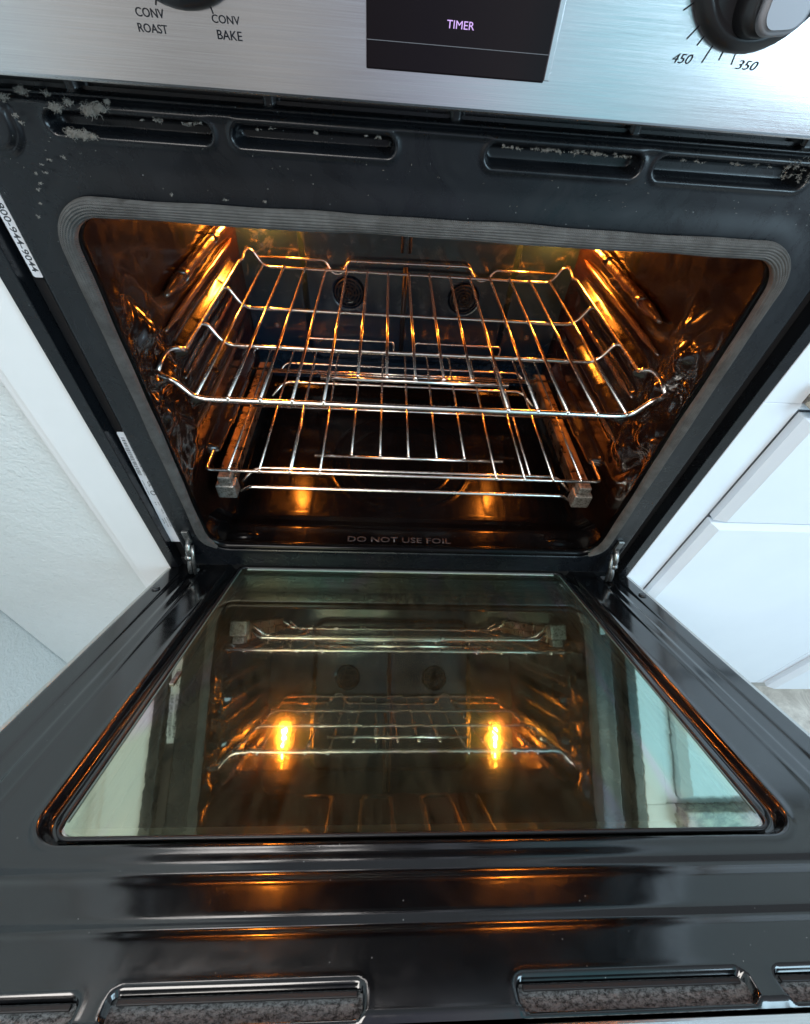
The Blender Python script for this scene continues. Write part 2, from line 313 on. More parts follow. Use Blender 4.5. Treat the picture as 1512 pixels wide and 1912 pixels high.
tp = bx('countertop', (.425, -.024, .3862), (1.7, .597, .418), M['granite'], None, .004); tag(tp, 'speckled stone countertop on the white cabinets right of the oven', 'countertop')
bx('filler_board', (.380, .0, .3858), (.4245, .59, 1.9), M['cab'], tag(thing('tall_filler', 'tall white filler board standing beside the oven above the cabinet stile', 'trim board', (.40, .0, .386))), .001)

# ------------------------------------------------------------------ OVEN
OV = thing('wall_oven', 'built in black and stainless oven, lit inside, door hanging partly open', 'oven', (0, 0, 0))
# face frame
st = .0015
xs = np.arange(-.345, .3451, st); zs = np.arange(.046, .6046, st)
X, Z = np.meshgrid(xs, zs, indexing='ij')
H = np.zeros_like(X)                      # + is out (towards -y)
hx0, hx1, hz0, hz1, hr = -.3015, .3005, .092, .533, .030
s = sdrr(X, Z, hx0, hx1, hz0, hz1, hr)
H += .0010*sm(.030, .010, s)-.007*sm(.006, 0, s)
slots = [(-.2838, -.1725, .5792, .5903), (-.1569, -.0420, .5792, .5903), (.0265, .1435, .5780, .5905), (.1555, .2760, .5780, .5905)]
for a, b, c0, c1 in slots:
    q = sdrr(X, Z, a, b, c0, c1, .0055); H += -.016*sm(.0008, -.0022, q)+.0012*np.exp(-((q-.0022)/.0015)**2)
q = np.hypot(X+.3235, Z-.583); H += .0035*sm(.0200, .0175, q)-.0035*sm(.0168, .0150, q)*0-.003*np.exp(-((q-.0165)/.0012)**2)-.004*sm(.005, .003, q)
q = np.hypot(X-.3205, Z-.583); H += .0035*sm(.0200, .0175, q)-.003*np.exp(-((q-.0165)/.0012)**2)-.004*sm(.005, .003, q)
H -= .010*sm(.5955, .5995, Z)             # step back under the panel
H += .0012*np.exp(-((Z-.5945)/.0016)**2)
H -= .004*sm(.341, .345, np.abs(X))       # rounded outer edge
P = np.stack([X, -H, Z], -1)
keep = (s > 0)[:-1, :-1] & (s > 0)[1:, 1:]
ff = link('face_frame', grid(P, keep), M['face'], OV)
# side channels and flanges
for sgn in (-1, 1):
    a, b = sorted((sgn*.3455, sgn*.3635)); bx('side_channel', (a, .016, .03), (b, .03, .606), M['blackmatte'], OV, .0005)
    a, b = sorted((sgn*.3638, sgn*.3785)); bx('side_trim', (a, -.001, .0), (b, .03, .70), M['face'], OV, .001)
    a, b = sorted((sgn*.3425, sgn*.3455)); bx('frame_return', (a, .005, .046), (b, .0159, .604), M['blackmatte'], OV, .0003)
# vent strip under the panel (recessed, trapezoid openings)
xs = np.arange(-.362, .3621, .0015); zs = np.arange(.5965, .6180, .0008); X, Z = np.meshgrid(xs, zs, indexing='ij'); H = np.zeros_like(X)
for i in range(6):
    a = -.392+i*.1315+.003; b = a+.1235
    q = sdrr(X, Z, a, b, .6015, .6100, .0015); H -= .012*sm(.0006, -.0012, q)
H += .002*np.exp(-((Z-.5995)/.0012)**2)
link('vent_strip', grid(np.stack([X, -H-.0005+.004, Z], -1)), M['face'], OV)
bx('vent_backing', (-.363, .018, .596), (.363, .022, .62), M['blackmatte'], OV, 0)
# lower body under opening and carcass
bx('body', (-.362, .55, .0), (.362, .56, .75), M['blackmatte'], OV, 0)
bx('lower_panel', (-.379, .008, -.5), (.379, .10, -.004), M['cab'], OV, .001)
bx('toe_rail', (-.3635, .012, .0), (.3635, .03, .046), M['blackmatte'], OV, .001)

# rims and gasket
def rrect(x0, x1, z0, z1, r, n=14):
    pts = []
    for cx, cz, a0 in ((x1-r, z0+r, -90), (x1-r, z1-r, 0), (x0+r, z1-r, 90), (x0+r, z0+r, 180)):
        for i in range(n+1):
            a = math.radians(a0+90*i/n); pts.append((cx+r*math.cos(a), cz+r*math.sin(a)))
    return pts
bm = bmesh.new(); rp = rrect(hx0-.0015, hx1+.0015, hz0-.0005, hz1+.001, hr+.001); rp.append(rp[0])
tube(bm, [(x, .005, z) for x, z in rp], .0062, 12, cap=False); fin(bm, 'opening_rim', M['floorenamel'], OV)
rp = [(hx1+.005+.0, .098)]+[(x, z) for x, z in rrect(-.3025, .3020, .095, .5355, .031)][15:]  # starts at TR corner
full = rrect(-.3032, .3022, .092, .5358, .032, 22)
# open path: bottom-right -> up -> across -> down to bottom-left
n = 23; path = full[8:n]+full[n:3*n]+full[3*n:4*n-8]
dense = []
for a, b in zip(path, path[1:]):
    L = math.hypot(b[0]-a[0], b[1]-a[1]); k = max(1, int(L/.006))
    for i in range(k): dense.append((a[0]+(b[0]-a[0])*i/k, a[1]+(b[1]-a[1])*i/k))
dense.append(path[-1])
bm = bmesh.new(); uvl = bm.loops.layers.uv.new('UVMap'); rows = []; Ls = 0; prev = None; NP = 50
for i, p in enumerate(dense):
    a = dense[max(i-1, 0)]; b = dense[min(i+1, len(dense)-1)]; tx, tz = b[0]-a[0], b[1]-a[1]; l = math.hypot(tx, tz); tx /= l; tz /= l
    nx, nz_ = tz, -tx                      # outward normal (path runs counter-clockwise seen from -y)
    if prev: Ls += math.hypot(p[0]-prev[0], p[1]-prev[1])
    prev = p
    top = max(0, min(1, (p[1]-.50)/.03)); hw = (.0062 if p[1] > .13 else .0045+.0025*max(0, (p[1]-.092)/.038))+.0006*top+.0004*math.sin(Ls*31)+.0003*math.sin(Ls*77)
    off = .0003*math.sin(Ls*19)+.00015*math.sin(Ls*47+1)*top
    endt = min(1, min(Ls, abs(2.0-Ls))/.05+.4) if False else 1
    hw *= min(1, .12+i/7, .12+(len(dense)-1-i)/7); row = []
    for k in range(NP+1):
        u = k/NP*2-1; y = (-.0035+.006*max(0, min(1, (.135-p[1])/.045)))-.0062*math.sqrt(max(0, 1-abs(u)**2.6))*(1+.06*math.sin(Ls*25+u*3)); y -= .0016*abs(math.cos(u*math.pi*3.5))**.5
        row.append(bm.verts.new((p[0]+nx*(u*hw+off), y, p[1]+nz_*(u*hw+off))))
    rows.append((row, Ls))
for (r0, l0), (r1, l1) in zip(rows, rows[1:]):
    for k in range(NP):
        f = bm.faces.new((r0[k], r1[k], r1[k+1], r0[k+1])); f.smooth = True
        for lp, (uu, vv) in zip(f.loops, ((l0, k), (l1, k), (l1, k+1), (l0, k+1))): lp[uvl].uv = (uu*420, vv/NP*9)
bmesh.ops.recalc_face_normals(bm, faces=bm.faces); fin(bm, 'gasket', M['gasket'], OV)

# ---- cavity
CX, CZ0, CZ1, CY = .318, .060, .555, .500
def lumps(Y, Z, sgn):
    r = np.random.default_rng(11 if sgn < 0 else 12); H = np.zeros_like(Y)
    # pressed rack guides: long ridges with a step in the middle
    for z in (.333, .258, .165):
        up = np.clip((z+.020-Z)/.016, 0, 1)*sm(z-.007, z-.001, Z); ends = sm(.125, .140, Y)*sm(.445, .425, Y)
        H += .0150*sm(0, 1, up)*ends*(1+.10*np.tanh((Y-.21)*400)-.12*np.tanh((Y-.34)*400))
        H += .005*np.exp(-((Z-z+.030)/.006)**2)*ends
    win = sm(.135, .09, Y)*sm(.015, .04, Y)*sm(.16, .24, Z)*sm(.47, .42, Z)
    wy = Y+.016*np.sin(Z*58+sgn)+.008*np.sin(Z*121+Y*60); wz = Z+.018*np.sin(Y*71+1.3*sgn)+.006*np.sin(Y*160+Z*40)
    H += (.72 if sgn < 0 else .5)*win*(.0060*np.abs(np.sin(wy*62+.7))*np.sin(wz*46+sgn)+.0035*np.sin(wz*97+wy*30)+.0020*np.abs(np.sin(wz*150-wy*90)))
    for cy, cz, rr, h in [(.075, .395, .018, .010), (.095, .335, .020, .011), (.060, .285, .018, .008), (.095, .235, .020, .008)]:
        H += h*np.exp(-(((Y-cy)**2+((Z-cz))**2)/(rr*rr))**1.5)
    H += .0011*np.sin(Z*2*np.pi/.0125+np.sin(Y*60))*sm(.36, .44, Y)*sm(.40, .43, Z)
    H += .0008*np.sin(Y*31+Z*13)+.0006*np.sin(Z*47-Y*22)
    return H
ys = np.arange(.004, CY+.002, .0025); zs = np.arange(CZ0-.004, CZ1+.004, .0025); Y, Z = np.meshgrid(ys, zs, indexing='ij')
for sgn in (-1, 1):
    H = lumps(Y, Z, sgn); fl = .014*sm(.03, .0, Y)
    e = np.minimum(Z-CZ0, CZ1-Z); rnd = .03-np.sqrt(np.clip(.03**2-np.clip(.03-e, 0, .03)**2, 0, None))
    x = sgn*(CX-H-fl-rnd*.9); P = np.stack([x, Y, Z], -1)
    o = link('cavity_side', grid(P, flip=sgn > 0), M['cavity'], OV)
for sgn in (-1, 1):
    def gtube(name, x, z, r_, y0, y1, par=OV):
        bm = bmesh.new(); n_ = 24; tube(bm, [(sgn*x, y0+(y1-y0)*i/n_, z+.0004*math.sin(i*1.1)) for i in range(n_+1)], [r_*min(1, .25+i*.28, .25+(n_-i)*.28)*(1+.10*math.sin(i*2.3)) for i in range(n_+1)], 16); return fin(bm, name, M['guide'], par)
    g = gtube('rack_guide', .3115, .4040, .0078, .145, .455)
    for y in (.205, .350): gtube('guide_clip', .3105, .4045, .0086, y, y+.007, g)
    gtube('rack_guide', .3140, .3720, .0042, .120, .455); gtube('rack_guide', .3150, .3000, .0048, .13, .40); gtube('rack_guide', .3150, .2300, .0042, .11, .42)
# ceiling
ys = np.arange(.004, CY+.002, .0025); xs = np.arange(-CX, CX+.001, .0025); X, Y = np.meshgrid(xs, ys, indexing='ij')
link('cavity_ceiling', grid(np.stack([X, Y, CZ1-.018*sm(.03, 0, Y)+.0008*np.sin(X*40)*np.sin(Y*23)], -1)), M['cavity'], OV)
# floor: lip, apron, step, pan
prof = [(.002, .0865), (.004, .0915), (.008, .0935), (.0115, .0900), (.0145, .0830), (.020, .0800), (.055, .0785), (.062, .0768), (.070, .0715), (.082, .0645), (.094, .0610), (.105, .0600), (.46, .0600), (.485, .068), (.502, .085)]
py_, pz_ = zip(*prof); xs = np.arange(-CX, CX+.001, .003); ys = np.concatenate([np.arange(.002, .11, .0012), np.arange(.11, .502, .004)])
X, Y = np.meshgrid(xs, ys, indexing='ij'); Zf = np.interp(Y, py_, pz_)
k = np.array([.25, .5, .25])
for _ in range(3): Zf[:, 1:-1] = Zf[:, :-2]*.25+Zf[:, 1:-1]*.5+Zf[:, 2:]*.25
rr = np.hypot(X+.006, Y-.246); Zf += .0016*np.exp(-((rr-.100)/.0022)**2)+.0012*np.exp(-((rr-.135)/.003)**2)*(Y > .11)
ed = np.clip((.035-(CX-np.abs(X)))/.035, 0, 1); Zf += .02*ed**2*(Y > .0)
for cx in (-.262, .258): Zf += .004*np.exp(-(((X-cx)/.018)**2+((Y-.035)/.007)**2)**2)
link('cavity_floor', grid(np.stack([X, Y, Zf], -1)), M['floorenamel'], OV)
Mt = Matrix.Translation((-.0955, .0265, .0795)) @ Matrix.Rotation(math.radians(3), 4, 'X')
text('embossed_warning', 'DO NOT USE FOIL', M['emboss'], OV, Mt, .168, .0105, .0006, bold=.012)
# back wall
xs = np.arange(-CX, CX+.001, .003); zs = np.arange(.055, CZ1+.002, .003); X, Z = np.meshgrid(xs, zs, indexing='ij')
H = .010*sm(.004, -.010, sdrr(X, Z, -.205, .205, .13, .50, .03)); H += .0012*np.sin(X*26+1)*np.sin(Z*19)
H += .0011*np.sin(Z*2*np.pi/.0115)*np.exp(-((np.abs(X)-.272)/.026)**2)*sm(.435, .45, Z)
for cx in (-.117, .111):
    q = np.hypot(X-cx, Z-.277); H -= .012*sm(.031, .026, q)
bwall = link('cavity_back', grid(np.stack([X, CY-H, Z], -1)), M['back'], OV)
for cx in (-.117, .111):
    bm = bmesh.new()
    for r_ in (.0265, .0205, .0145, .0085):
        tube(bm, [(cx+r_*math.cos(a), CY-.011, .277+r_*math.sin(a)) for a in np.linspace(0, 2*math.pi, 33)], .0012, 6, cap=False)
    for k in range(7):
        a0 = k*2*math.pi/7; tube(bm, [(cx+r_*math.cos(a0+r_*38), CY-.008, .277+r_*math.sin(a0+r_*38)) for r_ in np.linspace(.003, .027, 7)], .0016, 6)
    ball(bm, (cx, CY-.011, .277), .005); o = fin(bm, 'convection_fan', M['elem'], OV)
for x in (-.016, -.002):
    wire('sensor_rod', [(x, CY-.016, .545), (x, CY-.016, .375), (x, CY-.011, .355)], .0026, M['elem'], OV, .01)
wire('seam_channel', [(-.008, CY-.011, .33), (-.008, CY-.011, .15)], .0045, M['elem'], OV)
for x, z in ((-.258, .385), (.268, .392), (-.27, .20), (.262, .20)):
    bm = bmesh.new(); ball(bm, (x, CY-.001, z), .005); fin(bm, 'screw', M['zinc'], OV)
# broil element on the ceiling
bm = bmesh.new(); zz = .523; pts = []
for i, x in enumerate(np.linspace(-.2, .2, 7)): pts += [(x, .10 if i % 2 else .40, zz), (x+.0667 if i < 6 else x, .10 if i % 2 else .40, zz)]
tube(bm, fillet(pts, .02), .004, 8); fin(bm, 'broil_element', M['elem'], OV)
# lamps in the upper back corners
for cx in (-.268, .266):
    bm = bmesh.new(); 
    for zz_, rr_, dx_ in ((.4020, .0072, 0), (.4190, .0066, .0012), (.4350, .0052, -.001), (.4490, .0042, .0015), (.4610, .0030, 0)):  # stacked glowing beads; the upper ones imitate glints from a ribbed lamp cover
        bmesh.ops.create_uvsphere(bm, u_segments=16, v_segments=10, radius=1, matrix=Matrix.Translation((cx+dx_, CY-.028, zz_)) @ Matrix.Diagonal((rr_*.8, rr_, rr_, 1)))
    tube(bm, [(cx, CY-.028, .395), (cx, CY-.028, .465)], .0016, 8)
    b = fin(bm, 'bulb', M['bulb'], OV, True)
    bm = bmesh.new()
    tube(bm, [(cx, CY-.003, .430), (cx, CY-.010, .430)], .024, 24); fin(bm, 'bulb_socket', M['zinc'], b, False)
    sx_ = math.copysign(1, cx); bx('lamp_hood', tuple(np.minimum((cx-sx_*.034, CY-.075, .4720), (cx+sx_*.036, CY-.002, .4720))), tuple(np.maximum((cx-sx_*.034, CY-.075, .4745), (cx+sx_*.036, CY-.002, .4745))), M['cavity'], b, .001)  # unseen plate added to keep the lamp glow off the cavity ceiling

# ---- control panel
PY = -.025; PZ0 = .6095
bm = bmesh.new(); box(bm, (-.378, PY, PZ0), (.378, .02, .78), .0022); pn = fin(bm, 'control_panel', M['steel'], OV)
dp = bx('display', (-.0612, PY-.0012, .6262), (.0502, PY+.004, .706), M['display'], pn, .0009)
bx('display_bezel', (.0504, PY-.0006, .6272), (.0538, PY+.004, .706), M['steel'], pn, .0004)
bx('display_seam', (-.0608, PY-.0016, .63855), (.0498, PY-.0010, .63885), M['line'], pn, 0)
def ptxt(s, x0, x1, z0, z1, mat=M['ink'], shear=0, y=PY-.0002, bold=0):
    return text('lettering', s, mat, pn, Matrix.Translation((x0, y, z0)) @ FRONT, x1-x0, z1-z0, .0001, shear, bold)
ptxt('CONV', -.1938, -.1778, .6396, .6433, bold=.008); ptxt('ROAST', -.1946, -.1778, .6334, .6371, bold=.008)
ptxt('CONV', -.1508, -.1348, .6397, .6431, bold=.008); ptxt('BAKE', -.1492, -.1348, .6332, .6371, bold=.008)
ptxt('450', .1272, .1398, .6400, .6443, shear=.25); ptxt('350', .1690, .1825, .6397, .6438, shear=.25)
text('lettering', 'TIMER', M['seg'], pn, Matrix.Translation((-.0138, PY-.0014, .6460)) @ FRONT, .0162, .0033, .0001)
def tick(cx, cz, ang, r0, r1):
    a = math.radians(ang); d = Vector((math.cos(a), 0, math.sin(a))); p = Vector((cx, PY-.0002, cz)); nn = Vector((-d.z, 0, d.x))*.00035
    bm = bmesh.new(); q = [p+d*r0-nn, p+d*r1-nn, p+d*r1+nn, p+d*r0+nn]; bm.faces.new([bm.verts.new(v) for v in q]); r = bmesh.ops.extrude_face_region(bm, geom=bm.faces[:])
    bmesh.ops.translate(bm, vec=(0, -.0001, 0), verts=[g for g in r['geom'] if isinstance(g, bmesh.types.BMVert)]); return fin(bm, 'tick', M['ink'], pn)
KC = (.163, .6890)
for ang, r1 in ((-158+13, .046), (-163, .0455), (-180, .0455), (-129, .0475), (-120, .0450), (-109, .0485), (-98, .0445), (-87, .0455)):
    tick(KC[0], KC[1], ang, .0425, r1+.0022)
KL = (-.1635, .6865)
for ang in (-113, -72): tick(KL[0], KL[1], ang, .041, .0455)
def knob(cx, cz, tilt):
    bm = bmesh.new()
    rings = [(.0000, .0428), (-.004, .0430), (-.0075, .0415), (-.0098, .0385), (-.0102, .0368), (-.0088, .0350), (-.0085, .0340)]
    prev = None; n = 48
    for y, r_ in rings:
        ring = [bm.verts.new((cx+r_*math.cos(2*math.pi*k/n), PY+y, cz+r_*math.sin(2*math.pi*k/n))) for k in range(n)]
        if prev:
            for k in range(n): bm.faces.new((prev[k], prev[(k+1) % n], ring[(k+1) % n], ring[k])).smooth = True
        prev = ring
    bm.faces.new(prev); bmesh.ops.recalc_face_normals(bm, faces=bm.faces); kb = fin(bm, 'knob', M['plastic'], OV)
    # grip: a wide bar with steel face and rounded ends
    Mk = Matrix.Translation((cx, PY-.0085, cz)) @ Matrix.Rotation(math.radians(tilt), 4, 'Y')
    def prism(name, outline, y0, y1, taper, mat):
        bm = bmesh.new(); lo = [bm.verts.new((x, y0, z)) for x, z in outline]; hi = [bm.verts.new((x*taper, y1, z*.96)) for x, z in outline]
        k = len(outline)
        for i in range(k): bm.faces.new((lo[i], lo[(i+1) % k], hi[(i+1) % k], hi[i])).smooth = True
        bm.faces.new(hi); bm.faces.new(lo[::-1]); bmesh.ops.recalc_face_normals(bm, faces=bm.faces); bmesh.ops.bevel(bm, geom=[e for e in bm.edges if all(v in hi for v in e.verts)], offset=.0015, segments=3, affect='EDGES')
        bmesh.ops.transform(bm, matrix=Mk, verts=bm.verts); return fin(bm, name, mat, kb)
    ol = rrect(-.0165, .0165, -.0365, .0365, .0125, 8)
    prism('grip', ol, 0, -.0200, .92, M['plastic'])
    prism('grip_face', rrect(-.0132, .0132, -.0352, .0352, .009, 8), -.0198, -.0255, .93, M['satin'])
    return kb
knob(*KC, -6); knob(*KL, 0)

# ---- labels
def labelled(x, z0, z1, wd, tilt, y=.0155):
    Ml = Matrix.Translation((x, y, (z0+z1)/2)) @ Matrix.Rotation(math.radians(tilt), 4, 'Y')
    bm = bmesh.new(); h = (z1-z0)/2; pts = rrect(-wd/2, wd/2, -h, h, .0018, 4); f = bm.faces.new([bm.verts.new((a, 0, b)) for a, b in pts]); r = bmesh.ops.extrude_face_region(bm, geom=[f])
    bmesh.ops.translate(bm, vec=(0, -.0003, 0), verts=[g for g in r['geom'] if isinstance(g, bmesh.types.BMVert)]); bmesh.ops.recalc_face_normals(bm, faces=bm.faces)
    bmesh.ops.transform(bm, matrix=Ml, verts=bm.verts); return fin(bm, 'sticker', M['paper'], OV), Ml
lb, Ml = labelled(-.3545, .088, .300, .0150, 1.5, .0125)
lb['label'] = 'white rating sticker with bar codes and small print'
RV = Matrix.Rotation(math.radians(90), 4, 'Y')      # text running downwards
def ltxt(lbo, Ml, s, x, z, L, h): return text('small_print', s, M['labelink'], lbo, Ml @ Matrix.Translation((x, -.00035, z)) @ RV @ FRONT, L, h, .0001, bold=.01)
bm = bmesh.new()
for x in (-.0035, .0028):
    z = .098
    while z > .035:
        wq = random.choice((.0006, .0006, .0012, .0018)); q = [(x-.0019, z), (x+.0019, z), (x+.0019, z-wq), (x-.0019, z-wq)]
        bm.faces.new([bm.verts.new((a, -.0005, b)) for a, b in q]); z -= wq+random.choice((.0007, .0010, .0014))
bmesh.ops.transform(bm, matrix=Ml, verts=bm.verts); fin(bm, 'bar_code', M['labelink'], lb)
ltxt(lb, Ml, 'SERIAL NO. 4129 70358', -.0066, .082, .045, .0012)
ltxt(lb, Ml, 'UL', .0000, .024, .010, .0042); ltxt(lb, Ml, 'LISTED 240V 60HZ', -.0055, .026, .028, .0012)
bm = bmesh.new(); tube(bm, [(.0012+.0028*math.cos(a), -.0006, .0025+.0038*math.sin(a)) for a in np.linspace(0, 6.283, 21)], .0005, 6, cap=False); bmesh.ops.transform(bm, matrix=Ml, verts=bm.verts); fin(bm, 'approval_mark', M['labelink'], lb)
for x, z, s, L in ((.001, -.016, 'KW', .007), (-.003, -.016, '3.6', .007), (.001, -.030, 'VOLTS', .010), (.003, -.048, 'MADE IN USA', .022), (-.001, -.050, 'MODEL TYPE', .020), (-.004, -.052, 'SER', .012)): ltxt(lb, Ml, s, x, z, L, .0014)
lb2, Ml2 = labelled(-.3555, .4735, .590, .0088, -1.0, .0125); lb2['label'] = 'white sticker with a printed telephone number'
ltxt(lb2, Ml2, '1-800-944-9044', -.0027, .0045, .058, .0054)

# ---- hinges
for sg in (-1, 1):
    X0 = sg*.327
    bm = bmesh.new(); box(bm, (min(X0-.0045, X0+.0045), -.0045, .108), (X0+.0045, -.0005, .132), .0008); hg = fin(bm, 'hinge', M['zinc'], OV)
    pts = fillet([(X0, -.004, .112), (X0+sg*.001, -.016, .098), (X0+sg*.003, -.010, .080), (X0+sg*.006, -.018, .068), Dp(sg*.336, .098, .002)], .01)
    bm = bmesh.new(); tube(bm, pts, .0042, 8)
    for v in bm.verts: pass
    fin(bm, 'hinge_arm', M['zinc'], hg, True)
    wire('hinge_link', [(X0-sg*.004, -.006, .104), (X0-sg*.005, -.020, .086), Dp(sg*.329, .100, .001)], .0026, M['zinc'], hg, .01)
    ball_ = bmesh.new(); ball(ball_, (X0+sg*.004, -.014, .084), .0062); fin(ball_, 'hinge_pin', M['zinc'], hg)

# ---- door
DE = .6058
xs = np.arange(-.378, .3781, .0015); ds = np.arange(.066, DE+.0001, .0014); X, Dd = np.meshgrid(xs, ds, indexing='ij'); H = np.zeros_like(X)
ro = sdrr(X, Dd, -.2860, .2830, .040, .5145, .028)
H += .0012*np.exp(-((ro-.001)/.0035)**2)-.0070*sm(.0, -.0075, ro)+.0040*sm(-.0095, -.0135, ro)
H -= .0028*np.exp(-((Dd-.5320)/.0044)**2)*.80*sm(.372, .355, np.abs(X))          # two long concave grooves
H -= .0030*np.exp(-((Dd-.5625)/.0029)**2)*.62*sm(.372, .355, np.abs(X))
ax = np.abs(X)
H -= .0013*sm(.3345, .3400, ax)*sm(.3560, .3510, ax)*sm(.520, .505, Dd)*sm(.09, .11, Dd)  # side channel
H += .0007*np.exp(-((ax-.322)/.0022)**2)*sm(.51, .49, Dd)
H -= .003*sm(.374, .378, ax)
H -= .004*sm(DE-.004, DE, Dd)
vs_ = [(-.320, -.196, .5905, .6040), (-.1815, -.0465, .5893, .6035), (.0370, .1720, .5893, .6035), (.1885, .315, .5893, .6035)]
for a, b, c0, c1 in vs_:
    q = sdrr(X, Dd, a, b, c0, c1, .005); H += -.0060*sm(.0002, -.0013, q)+.0002*np.exp(-((q-.002)/.0016)**2)
for sg in (-1, 1):
    q = sdrr(X, Dd, *sorted((sg*.3285, sg*.3405)), .080, .116, .002); H -= .008*sm(.0004, -.0015, q)
hole = sdrr(X, Dd, -.2680, .2620, .070, .5070, .010)
P = np.stack([X, DY-Dd*CT+H*ST, Dd*ST+H*CT], -1); keep = (hole > 0)[:-1, :-1] | (hole > 0)[1:, 1:]
dr = link('door', grid(P, keep, True), M['enamel'], OV)
# glass bed rim, panes, spacer
def dplate(name, x0, x1, d0, d1, h, th, mat, r=.012):
    bm = bmesh.new(); pts = rrect(x0, x1, d0, d1, r, 6); f = bm.faces.new([bm.verts.new(Dp(a, b, h)) for a, b in pts])
    if th:
        rr_ = bmesh.ops.extrude_face_region(bm, geom=[f]); bmesh.ops.translate(bm, vec=(0, -ST*th, -CT*th), verts=[g for g in rr_['geom'] if isinstance(g, bmesh.types.BMVert)])
    bmesh.ops.recalc_face_normals(bm, faces=bm.faces); 
    o = fin(bm, name, mat, dr)
    return o
dplate('window_glass', -.2665, .2605, .0715, .5055, -.0022, 0, M['glass'])
g2 = dplate('inner_pane', -.262, .256, .076, .500, -.0150, 0, M['glass2'])
dplate('outer_pane', -.300, .300, .050, .530, -.0420, .003, M['glass3'])
bm = bmesh.new(); rp = rrect(-.2685, .2625, .0695, .5075, .011, 8); rp.append(rp[0]); tube(bm, [Dp(a, b, -.0024) for a, b in rp], .0016, 8, cap=False); fin(bm, 'glass_seal', M['plastic'], dr)
def dring(name, x0, x1, d0, d1, wd, h0, h1, mat):
    bm = bmesh.new()
    for a in ((x0, x1, d0, d0+wd), (x0, x1, d1-wd, d1), (x0, x0+wd, d0+wd, d1-wd), (x1-wd, x1, d0+wd, d1-wd)): box(bm, (a[0], a[2], h0), (a[1], a[3], h1))
    bmesh.ops.transform(bm, matrix=DM, verts=bm.verts); bmesh.ops.reverse_faces(bm, faces=bm.faces); return fin(bm, name, mat, dr)
dring('glass_retainer', -.2662, .2602, .0720, .5050, .0055, -.0065, -.0030, M['steeldoor'])
dbox('glass_edge_strip', (-.2560, .0725, -.0020), (.2500, .0778, -.0013), M['pale'], dr, .0002)
dbox('glass_edge_strip', (-.2660, .0782, -.0020), (-.2644, .4950, -.0015), M['teal'], dr, .0002)
dbox('glass_edge_strip', (.2584, .0782, -.0020), (.2600, .4950, -.0015), M['teal'], dr, .0002)
dring('glass_spacer', -.270, .264, .070, .508, .010, -.0400, -.0200, M['steeldoor'])
dbox('retainer_clip', (-.2585, .330, -.0018), (-.2535, .350, -.0004), M['zinc'], dr, .0006)
dbox('retainer_clip', (.2475, .115, -.0065), (.2520, .130, -.0035), M['zinc'], dr, .0006)
# door shell
for sg in (-1, 1):
    a, b = sorted((sg*.3785, sg*.3835)); dbox('edge_trim', (a, .074, -.045), (b, DE+.004, -.0035), M['steeldoor'], dr, .001)
    a, b = sorted((sg*.3780, sg*.3760)); dbox('inner_wall', (a, .066, -.045), (b, DE, -.004), M['blackmatte'], dr, .0005)
dbox('end_trim', (-.3835, DE+.0005, -.045), (.3835, DE+.0130, -.0040), M['steel'], dr, .002)
dbox('outer_skin', (-.3835, .070, -.049), (.3835, DE+.013, -.0455), M['steel'], dr, .001)
for a, b, c0, c1 in vs_: dplate('vent_screen', a-.001, b+.001, c0-.001, c1+.001, -.0048, .0005, M['dusty'], .004); dbox('vent_louver', (a+.004, c0+.0022, -.0046), (b-.004, c0+.0050, -.0030), M['blackmatte'], dr, .0006)  # black bar makes the dark band along one edge of each slot
for x, d in ((-.3655, .150), (.3655, .146)):
    bm = bmesh.new(); tube(bm, [Dp(x, d, -.001), Dp(x, d, .0018), Dp(x, d, .0025)], [.0058, .0056, .0042], 20); fin(bm, 'screw', M['plastic'], dr)

